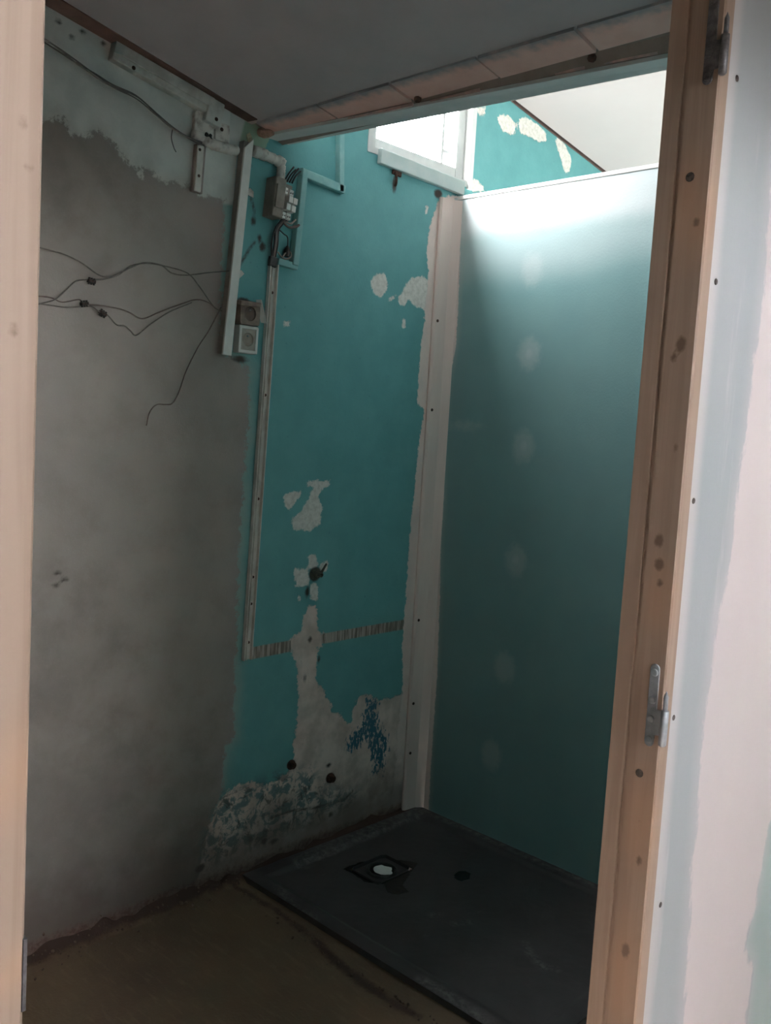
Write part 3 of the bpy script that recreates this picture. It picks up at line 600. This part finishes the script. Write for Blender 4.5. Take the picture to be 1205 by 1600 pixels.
st = thing('shower_tray', 'dark slate-look shower tray, dusty, set flush against the green partition', 'shower tray', (.62, -.45, FZ))
def tray_h(U, V):
    e = np.minimum(np.minimum(U - TX0, TX1 - U), np.minimum(V - TY0, TY1 - V))
    s = np.clip((e - .045) / .03, 0, 1); s = s * s * (3 - 2 * s)
    d = np.hypot(U - .28, V + .49)
    h = -s * (.007 + .008 * np.clip(1 - d / .8, 0, 1)) + rough2(U, V, 41, ((18, 1), (45, .8), (90, .5))) * .0009
    return h
def tray_place(U, V): return U - .62, V + .45, tray_h(U, V) - FZ
xs = steps((TX0, DXa, 50), (DXa, DXb, 38), (DXb, TX1, 150)); ys = steps((TY0, DYa, 80), (DYa, DYb, 46), (DYb, TY1, 80))
deck = grid('deck', xs, ys, tray_place, M_TRAY, dict(dust=lambda U, V: union(*[sd_line(l, w, U, V) for l, w in zip(DUST, (.012, .03, .006, .012, .010, .006, .006))]),
    wet=lambda U, V: union(*[sd_poly(p, U, V) for p in WET])), hole=lambda u, v: (u > DXa) & (u < DXb) & (v > DYa) & (v < DYb))
deck.parent = st
bm = bmesh.new()
for a, b in (((TX0, TY0, FZ), (TX1, TY0 + .012, -.0016)), ((TX0, TY1 - .012, FZ), (TX1, TY1, -.0016)), ((TX0, TY0, FZ), (TX0 + .012, TY1, -.0016)), ((TX1 - .012, TY0, FZ), (TX1, TY1, -.0016))): box(a, b, bm=bm)
consts(link('skirt', bm, M_TRAY, st), dust=-1., wet=-1.)
# recessed square round the outlet
dc = Vector((.283, -.489)); bm = bmesh.new(); N = 32; zr = -.022
inner = []; outer = []; rim = []
for i in range(N):
    a = 2 * math.pi * i / N; c_, s_ = math.cos(a), math.sin(a)
    inner.append(bm.verts.new((dc.x + .047 * c_, dc.y + .047 * s_, zr)))
    hx = (DXb - DXa) / 2 - .001; hy = (DYb - DYa) / 2 - .001; t = min(hx / max(abs(c_), 1e-6), hy / max(abs(s_), 1e-6))
    cx, cy = (DXa + DXb) / 2, (DYa + DYb) / 2
    outer.append(bm.verts.new((cx + t * c_, cy + t * s_, zr))); rim.append(bm.verts.new((cx + t * c_, cy + t * s_, -.009)))
for i in range(N):
    j = (i + 1) % N; bm.faces.new((inner[i], inner[j], outer[j], outer[i])); bm.faces.new((outer[i], outer[j], rim[j], rim[i]))
consts(link('drain_recess', bm, M_TRAY, st), dust=-1., wet=-1.)
dr = link('drain', lathe((dc.x, dc.y, zr - .05), (0, 0, 1), [(0, .0449), (.05, .0449), (.058, .047), (.060, .0515), (.056, .056), (.050, .0565), (.050, .0565), (.048, .0469), (0, .0469)], 32, close=False), M_BLACKP, st, True)
dr['label'] = 'round black drain collar'
link('drain_bottom', lathe((dc.x, dc.y, zr - .052), (0, 0, 1), [(0, .046), (.004, .046)], 24), M_BLACKP, st)
pap = []
for i in range(18):
    a = 2 * math.pi * i / 18; r_ = .036 + (.006 * math.sin(5 * a + 1) if a < 2.6 else 0.0) + random.uniform(-.001, .001); pap.append((dc.x + .006 + r_ * math.cos(a), dc.y + r_ * math.sin(a) * .9))
tag(link('paper_disc', plate(pap, 2, -.016, -.0145), M_PAPER), 'torn white paper stuffed into the shower drain', 'paper')

# rubble crumbs along the wall foot and the tray edge
bm = bmesh.new()
for i in range(150):
    if i < 90: x, y = abs(random.gauss(.05, .02)), random.uniform(-1.7, -.93)
    else: x = random.uniform(.05, 1.0); y = -.935 - abs(random.gauss(0, .03)) - (.03 if x > .45 else 0)
    s = random.uniform(.002, .006); mt = Matrix.Translation((x, y, FZ + .003 + max(0, .07 - x) * .8)) @ Euler((random.random() * 3, random.random() * 3, 0)).to_matrix().to_4x4() @ Matrix.Diagonal((s, s * random.uniform(.6, 1.2), s * .7, 1))
    bmesh.ops.create_icosphere(bm, subdivisions=1, radius=1, matrix=mt)
rb = link('rubble', bm, speckled('mud_crumbs', (.10, .06, .045), (.17, .12, .09), 90, .9)); rb['kind'] = 'stuff'; rb['label'] = 'crumbs of mortar and mud along the wall foot and tray edge'; rb['category'] = 'rubble'

# ---------------------------------------------------------------- electrics on the bare wall
M_PALEP = speckled('grimy_pale_plastic', (.66, .65, .61), (.46, .45, .42), 16, .6, 0, .12)
t = thing('cable_trunking', 'wide white plastic cable trunking standing upright where grey cement meets teal paint', 'trunking', (0, -1.038, 2.05))
a, b = (-1.0635, 1.735), (-1.0135, 2.385)
link('channel', wall_bar(a, b, .031, .024, .0, .001), speckled('shaded_trunking_side', (.26, .25, .23), (.19, .175, .16), 20, .6, 0, .1), t)['label'] = 'side channel with shade put into its grey'  # darker side of the white trunking: shade put into the channel colour
link('lid', plate([(a[0] - .0165, a[1] - .002), (a[0] + .0165, a[1] - .004), (b[0] + .0165, b[1] + .012), (b[0] - .0165, b[1] - .022)], 0, .0235, .031, bevel=.001), M_WHITEP, t)
t = thing('cable_trunking', 'long narrow open trunking strip running down the teal wall to the glue line', 'trunking', (0, -.90, 1.35))
a, b = Vector((-.9155, .742)), Vector((-.880, 2.045)); n = Vector((1, 0))
link('base', wall_bar(a, b, .034, .004, .0, .0008), M_PLASTIC, t)
for k in (-.0155, -.003, .0155):
    link('rib', wall_bar(a + n * k, b + n * k, .003 if k else .003, .0125 if abs(k) > .01 else .008, .0035, .0004), M_PLASTIC, t)
for z in (1.95, 1.62, 1.28, 1.02, .93, .80):
    y = a.x + (b.x - a.x) * (z - a.y) / (b.y - a.y) + .005
    link('screw', lathe((.004, y, z), (1, 0, 0), [(0, .005), (.002, .0045)], 10), M_RUST, t)
t = thing('cable_duct', 'white ceiling-side cable duct with end cap on the grey wall under the dark ceiling gap', 'duct', (0, -1.30, 2.47))
link('body', wall_bar((-1.474, 2.508), (-1.150, 2.450), .050, .030, .0, .004), M_PALEP, t)
link('lid', wall_bar((-1.474, 2.516), (-1.150, 2.458), .030, .006, .0295, .002), M_PALEP, t)
link('end_cap', wall_bar((-1.172, 2.440), (-1.118, 2.430), .072, .036, .0, .004), M_PALEP, t)
link('screw', lathe((.030, -1.415, 2.478), (1, 0, 0), [(0, .006), (.002, .005)], 10), M_RUST, t)
link('screw', lathe((.0365, -1.142, 2.415), (1, 0, 0), [(0, .006), (.002, .005)], 10), M_RUST, t)
def lumpy(pts, r, seed):
    rs = random.Random(seed); P = catmull(pts, 8)
    return tube(P, [r * rs.uniform(.82, 1.15) for _ in P], 10, smooth_path=False)
t = thing('cable_duct', 'crumbling plaster-coated cable duct bending over to the relay block', 'duct', (0, -1.02, 2.36))
link('run', lumpy([(.012, -1.205, 2.362), (.013, -1.15, 2.350), (.014, -1.09, 2.348), (.014, -1.046, 2.352)], .015, 3), M_DUSTY, t, True)
link('run', lumpy([(.014, -.986, 2.367), (.014, -.95, 2.366), (.014, -.90, 2.362), (.014, -.868, 2.358)], .017, 5), M_DUSTY, t, True)
link('drop', lumpy([(.016, -.872, 2.366), (.016, -.873, 2.335), (.018, -.876, 2.300)], .014, 6), M_DUSTY, t, True)
t = thing('duct_stub', 'short upright stub of old white duct on the pale plaster', 'duct', (0, -1.17, 2.26))
link('channel', wall_bar((-1.183, 2.198), (-1.176, 2.335), .036, .014, .0, .002), speckled('brown_plastic_edge', (.24, .19, .175), (.34, .28, .26), 20, .7), t)  # brown showing along both sides of the paler lid
link('lid', wall_bar((-1.186, 2.200), (-1.180, 2.333), .022, .006, .0135, .0015), M_PLASTIC, t)
for z in (2.32, 2.245): link('screw', lathe((.019, -1.184, z), (1, 0, 0), [(0, .005), (.002, .004)], 10), M_RUST, t)
def round_plate(cy, cz, w, h, r, n=5):
    out = []
    for sx, sz, a0 in ((1, 1, 0), (-1, 1, 90), (-1, -1, 180), (1, -1, 270)):
        for k in range(n):
            a = math.radians(a0 + 90 * k / (n - 1)); out.append((cy + sx * (w / 2 - r) + r * math.cos(a), cz + sz * (h / 2 - r) + r * math.sin(a)))
    return out
t = thing('junction_plate', 'chipped white junction plate with a torn black hole, wires entering it', 'junction plate', (0, -1.17, 2.385))
link('plate', plate(round_plate(-1.168, 2.388, .068, .085, .012), 0, .0, .016, bevel=.002), M_DUSTY, t)
bm = bmesh.new(); rs = random.Random(2)
for k in range(7):
    mt = Matrix.Translation((.017, -1.158 + rs.uniform(-.012, .012), 2.360 + rs.uniform(-.012, .012))) @ Matrix.Diagonal((.004, rs.uniform(.006, .010), rs.uniform(.005, .010), 1))
    bmesh.ops.create_icosphere(bm, subdivisions=1, radius=1, matrix=mt)
link('hole', bm, M_CONN, t)['label'] = 'torn black hole'
link('screw', lathe((.016, -1.165, 2.408), (1, 0, 0), [(0, .006), (.002, .005)], 10), M_RUST, t)
t = thing('junction_plate', 'smaller white plate between the torn plate and the trunking top', 'junction plate', (0, -1.10, 2.39))
link('plate', plate(round_plate(-1.100, 2.392, .052, .055, .006), 0, .0, .012, bevel=.002), M_DUSTY, t)
link('screw', lathe((.012, -1.104, 2.400), (1, 0, 0), [(0, .006), (.002, .005)], 10), M_RUST, t)
tag(link('wall_tag', plate(round_plate(-1.093, 2.448, .048, .075, .020), 0, .001, .004, bevel=.001), M_WHITEP), 'rounded blank white tag hanging under the dark ceiling gap', 'tag')

# relay block and its wires
t = thing('relay_block', 'grey-brown relay block with white screw terminals on the teal wall', 'relay', (.0, -.88, 2.24))
link('body', wall_bar((-.9085, 2.178), (-.897, 2.302), .044, .052, .0, .004), M_GREYP, t)
link('rail', wall_bar((-.868, 2.185), (-.858, 2.300), .075, .014, .0, .002), M_GREYP, t)
link('front', wall_bar((-.906, 2.205), (-.900, 2.278), .034, .006, .0515, .002), M_GREYP, t)
for i, (y, z) in enumerate([(-0.872, 2.268), (-0.848, 2.265), (-0.849, 2.245), (-0.830, 2.243), (-0.858, 2.221), (-0.836, 2.218), (-0.877, 2.191), (-0.856, 2.190)]):
    w = link('terminal', wall_bar((y - .001, z - .010), (y + .001, z + .010), .017, .026, .018, .0015), M_WHITEP, t)
    if i not in (2, 3, 4, 5):
        for dy in (-.004, .004): link('screw_hole', lathe((.0445, y + dy, z - .001), (1, 0, 0), [(0, .0025), (.0006, .002)], 8), M_CONN, w)
t = thing('wire_bundle', 'tangle of black wires stuffed into the trunking below the relay block', 'wires', (0, -.885, 2.1))
rs = random.Random(12)
for k in range(6):
    o_ = rs.uniform(-.012, .012)
    link('wire', tube([(.035, -.862 + o_, 2.185), (.018, -.880 + o_ * .8, 2.150), (.014 + rs.uniform(0, .008), -.886 + o_ + rs.uniform(-.006, .006), 2.105), (.013, -.886 + o_ * .8, 2.06), (.012, -.888 + o_ * .7, 2.035)], .0034), M_WIREK if k % 3 else M_WIREP, t, True)
link('tape', wall_bar((-.888, 2.030), (-.884, 2.062), .030, .014, .004, .003), M_WIREK, t)
t = thing('wire_bundle', 'cut black wire ends sticking up above the relay block', 'wires', (0, -.85, 2.32))
for k in range(4):
    y = -.868 + .010 * k
    link('wire', tube([(.03, y, 2.300), (.034, y + .012, 2.325), (.036, y + .030, 2.350 - .006 * (k % 2))], .003), M_WIREK, t, True)
t = thing('wire_bundle', 'short bare wire ends looped to the white terminals, below the block', 'wires', (0, -.83, 2.17))
link('wire', tube([(.03, -.866, 2.172), (.035, -.845, 2.160), (.034, -.815, 2.168), (.03, -.800, 2.176)], .0045), M_WIREP, t, True)
link('wire', tube([(.03, -.860, 2.176), (.036, -.840, 2.172), (.03, -.815, 2.190)], .003), M_WIREW, t, True)
link('wire', tube([(.014, -.868, 2.150), (.016, -.850, 2.140), (.014, -.832, 2.132), (.012, -.828, 2.100)], .0022), M_WIREK, t, True)
t = thing('wire_bundle', 'coiled white wire end with a dark plug inside the teal moulding', 'wires', (0, -.84, 2.08))
link('plug', lathe((.012, -.832, 2.072), (0, .1, 1), [(0, .009), (.02, .010), (.034, .004)], 12), M_CONN, t)
link('coil', tube([(.012, -.868, 2.080), (.013, -.850, 2.066), (.014, -.832, 2.064), (.015, -.815, 2.074), (.015, -.820, 2.088), (.016, -.840, 2.080), (.016, -.850, 2.068)], .0028), M_WIREW, t, True)

t = thing('wall_moulding', 'broken teal-painted wooden moulding frame right of the relay block', 'moulding', (0, -.73, 2.25))
link('strip', wall_bar((-.800, 2.048), (-.778, 2.360), .024, .026, .0, .003), M_TEALW, t)
link('strip', wall_bar((-.868, 2.050), (-.786, 2.046), .020, .020, .0, .002), M_TEALW, t)
link('strip', wall_bar((-.792, 2.348), (-.596, 2.334), .028, .024, .0, .003), M_TEALW, t)
link('strip', wall_bar((-.612, 2.322), (-.630, 2.60), .022, .024, .0, .003), M_TEALW, t)

# sockets
def socket_cup(parent, y, z, x, r, mat):
    c = link('cup', lathe((x, y, z), (1, 0, 0), [(-.006, r * .78), (-.006, r * .80), (.0, r * .86), (.002, r * .98), (.0, r)], 24), mat, parent, False)
    link('centre', lathe((x, y, z), (1, 0, 0), [(-.0068, r * .62), (-.005, r * .60), (-.0048, r * .2)], 20), M_DIRTYP if mat is M_SOOT else M_WHITEP, c)
    for d in (-.0075, .0075): link('pin_hole', lathe((x - .0049, y + d, z), (1, 0, 0), [(0, .0042), (.0009, .0038)], 10), M_CONN, c)
    link('earth_pin', lathe((x - .006, y, z + .011), (1, 0, 0), [(0, .0028), (.010, .0026), (.012, .001)], 10), M_STEEL, c)
    return c
def ring_plate(y, z, w, h, r, x0, x1, n=32):
    bm = bmesh.new(); A = []
    for i in range(n):
        a = 2 * math.pi * i / n; c_, s_ = math.cos(a), math.sin(a); t_ = min(w / 2 / max(abs(c_), 1e-6), h / 2 / max(abs(s_), 1e-6))
        A.append([bm.verts.new(p) for p in ((x0, y + t_ * c_, z + t_ * s_), (x1, y + t_ * c_, z + t_ * s_), (x1, y + r * c_, z + r * s_), (x0, y + r * c_, z + r * s_))])
    for i in range(n):
        p, q = A[i], A[(i + 1) % n]
        for k in range(4): bm.faces.new((p[k], q[k], q[(k + 1) % 4], p[(k + 1) % 4]))
    return bm
t = thing('wall_socket', 'white two-pin wall socket with a clean frame, lower of the pair', 'socket', (0, -.985, 1.785))
fr = bmesh.new()
for p0, p1, w in (((-1.016, 1.748), (-1.014, 1.828), .010), ((-.951, 1.748), (-.949, 1.828), .010), ((-1.020, 1.750), (-.946, 1.750), .010), ((-1.020, 1.826), (-.946, 1.826), .010)): wall_bar(p0, p1, w, .030, .0, .002, fr)
link('frame', fr, M_WHITEP, t)
link('face', ring_plate(-.982, 1.788, .060, .070, .0215, .002, .026), speckled('dull_socket_face', (.42, .38, .33), (.32, .28, .24), 25, .55), t)
socket_cup(t, -.982, 1.788, .022, .0215, speckled('greyed_socket_cup', (.34, .30, .25), (.24, .20, .165), 40, .5))
t = thing('wall_socket', 'scorched brown wall socket with its lid hanging open, upper of the pair', 'socket', (0, -.99, 1.87))
link('box', ring_plate(-.985, 1.868, .076, .070, .0225, .0, .036), M_DIRTYP, t)
socket_cup(t, -.985, 1.868, .032, .0225, M_SOOT)
link('hood', hexa(bmesh.new(), [(.0, -1.032, 1.893), (.0, -.952, 1.897), (.0, -.952, 1.912), (.0, -1.028, 1.909), (.052, -1.036, 1.886), (.052, -.956, 1.890), (.050, -.953, 1.904), (.050, -1.034, 1.902)], .003), M_DIRTYP, t)
link('lid', hexa(bmesh.new(), [(.030, -.962, 1.914), (.029, -.961, 1.915), (.029, -.937, 1.847), (.030, -.938, 1.846), (.043, -.949, 1.916), (.042, -.948, 1.917), (.042, -.924, 1.845), (.043, -.925, 1.844)], .0006), M_WHITEP, t)['label'] = 'clean white open lid'
link('clip', wall_bar((-.944, 1.846), (-.955, 1.885), .012, .020, .001, .002), M_WHITEP, t)

# loose wires over the grey cement
def loose(label, pts, r, mat, name='loose_wire', x=.012, group=None):
    rs = random.Random(len(label)); P = [(max(x + rs.uniform(-.003, .006), r + .003), p[0], p[1]) for p in pts]
    return tag(link(name, tube(P, r, 6), mat, None, True), label, 'wire', group)
loose('topmost grey loose wire, looping from the left jamb to the trunking side', [(-1.699, 1.958), (-1.642, 1.952), (-1.594, 1.947), (-1.542, 1.934), (-1.498, 1.912), (-1.463, 1.908), (-1.430, 1.924), (-1.399, 1.943), (-1.355, 1.965), (-1.302, 1.968), (-1.261, 1.951), (-1.206, 1.954), (-1.122, 1.975), (-1.044, 1.993)], .0019, M_WIREG)
loose('brown loose wire through the upper black connector, arching down to the socket', [(-1.729, 1.775), (-1.662, 1.807), (-1.618, 1.826), (-1.585, 1.857), (-1.556, 1.884), (-1.521, 1.893), (-1.474, 1.902), (-1.431, 1.920), (-1.392, 1.951), (-1.343, 1.966), (-1.276, 1.968), (-1.207, 1.959), (-1.163, 1.928), (-1.109, 1.875), (-1.080, 1.865)], .0019, M_WIREG)
loose('pale grey loose wire through the middle black connector, sagging towards the socket', [(-1.729, 1.820), (-1.640, 1.830), (-1.594, 1.823), (-1.548, 1.836), (-1.533, 1.827), (-1.487, 1.828), (-1.427, 1.827), (-1.394, 1.821), (-1.355, 1.808), (-1.297, 1.833), (-1.228, 1.865), (-1.173, 1.887), (-1.136, 1.885), (-1.098, 1.870)], .0019, M_WIREP)
loose('brown loose wire through the lowest black connector, with the deepest sag', [(-1.730, 1.807), (-1.639, 1.810), (-1.589, 1.810), (-1.539, 1.818), (-1.511, 1.822), (-1.482, 1.808), (-1.461, 1.804), (-1.432, 1.782), (-1.406, 1.782), (-1.387, 1.770), (-1.371, 1.759), (-1.322, 1.797), (-1.264, 1.838), (-1.188, 1.876)], .0019, M_WIREG)
loose('thin pale wire from the trunking ending free with a bent tail', [(-1.082, 1.876), (-1.121, 1.804), (-1.162, 1.745), (-1.198, 1.670), (-1.220, 1.607), (-1.243, 1.573), (-1.267, 1.568), (-1.295, 1.566), (-1.317, 1.543), (-1.327, 1.503)], .0018, M_WIREP)
for k, (dy, dz, lb) in enumerate(((0, .006, 'upper'), (.004, -.002, 'middle'), (-.003, -.012, 'lowest'))):
    base = [(-1.711, 2.480), (-1.640, 2.466), (-1.582, 2.448), (-1.517, 2.430), (-1.464, 2.416), (-1.397, 2.410), (-1.339, 2.384), (-1.292, 2.361), (-1.242, 2.346), (-1.182, 2.339)]
    loose(lb + ' cable of the three sagging from the left jamb to the torn plate', [(y + dy, z + dz * math.sin(math.pi * i / 9) + .002 * random.uniform(-1, 1)) for i, (y, z) in enumerate(base)], .0022, M_WIREG, 'sagging_cable', .008 + .011 * k)
loose('thin wire curl dangling below the three sagging cables', [(-1.277, 2.359), (-1.276, 2.332), (-1.270, 2.307), (-1.261, 2.295)], .0016, M_WIREG)
def connector(px, lb, ang):
    y, z = px; t = thing('terminal_connector', lb, 'connector', (.014, y, z)); d = Vector((math.cos(ang), math.sin(ang))); nn = Vector((-d.y, d.x))
    c0 = Vector((y, z)); link('bar', wall_bar(c0 - d * .011, c0 + d * .011, .010, .014, .008, .002), M_CONN, t)
    for k in (-1, 0, 1):
        q = c0 + d * .0075 * k
        link('barrel', lathe((.016, q.x - nn.x * .009, q.y - nn.y * .009), (0, nn.x, nn.y), [(0, .003), (.018, .003)], 10), M_CONN, t)
        link('screw', lathe((.0215, q.x, q.y), (1, 0, 0), [(0, .0025), (.0012, .002)], 8), M_RUST, t)
C3 = [(-1.514, 1.889), (-1.533, 1.826), (-1.478, 1.807)]
connector(C3[0], 'black screw connector on the upper brown wire', -.1)
connector(C3[1], 'black screw connector in the middle, where two wires meet', .2)
connector(C3[2], 'narrow black connector on the lowest sagging wire', -.45)

# pipes and flakes
t = thing('pipe_stub', 'dark brass pipe stub with a small lever in the middle of the teal wall', 'pipe', (0, -.625, 1.012))
link('collar', lathe((0, -.625, 1.010), (1, 0, 0), [(.0, .020), (.006, .020), (.008, .016)], 20), M_BRASS, t)
link('nut', lathe((.007, -.625, 1.010), (1, 0, 0), [(0, .0145), (.014, .0145), (.015, .013)], 6), M_BRASS, t)
link('pipe', lathe((.020, -.625, 1.010), (1, 0, 0), [(0, .009), (.016, .009), (.016, .006), (.006, .0055)], 16), M_BRASS, t)
link('lever', hexa(bmesh.new(), [(.018, -.618, 1.016), (.018, -.610, 1.012), (.018, -.588, 1.044), (.018, -.592, 1.047), (.024, -.618, 1.016), (.024, -.610, 1.012), (.024, -.588, 1.044), (.024, -.592, 1.047)], .001), M_BRASS, t)
for (y, z), lb in zip([(-0.690, 0.327), (-0.491, 0.229)], ('rusty pipe stub at the lower edge of the teal paint, left', 'rusty pipe stub in the bare plaster near the tray corner')):
    t = thing('pipe_stub', lb, 'pipe', (0, y, z))
    link('pipe', lathe((-.01, y, z), (1, 0, 0), [(0, .013), (.024, .013), (.024, .009), (.006, .008)], 16), M_RUST, t)
    link('collar', lathe((-.008, y, z), (1, 0, 0), [(0, .019), (.010, .018), (.012, .014)], 16), M_RUST, t)
def flake(name, label, pts, mat):
    bm = bmesh.new(); V = [bm.verts.new(p) for p in pts]; c_ = bm.verts.new(sum((Vector(p) for p in pts), Vector()) / len(pts) + Vector((-.006, 0, 0)))
    for i in range(len(V)): bm.faces.new((V[i], V[(i + 1) % len(V)], c_))
    r = bmesh.ops.extrude_face_region(bm, geom=bm.faces[:]); bmesh.ops.translate(bm, verts=[v for v in r['geom'] if isinstance(v, bmesh.types.BMVert)], vec=(.002, .0005, 0))
    return tag(link(name, bm, mat), label, 'flake')
def fl(px, dx):
    return [(dx + .006 * (i % 2), p[0], p[1]) for i, p in enumerate(px)]
flake('paint_flake', 'curled white paint flake beside the upright trunking above the sockets', fl([(-1.030, 1.970), (-1.021, 1.993), (-1.007, 2.001), (-0.999, 1.990), (-1.015, 1.972)], .006), M_WHITEP)
flake('paint_flake', 'beige curl of loose paint on the pale green patch by the beam end', fl([(-1.010, 2.410), (-1.003, 2.418), (-0.990, 2.408), (-0.992, 2.388), (-1.002, 2.389)], .008), M_CORK)
flake('paint_flake', 'pinkish peeling flake on the teal wall between trunking and relay', fl([(-1.003, 2.238), (-0.989, 2.254), (-0.971, 2.248), (-0.975, 2.228), (-0.987, 2.233)], .004), M_DUSTY)
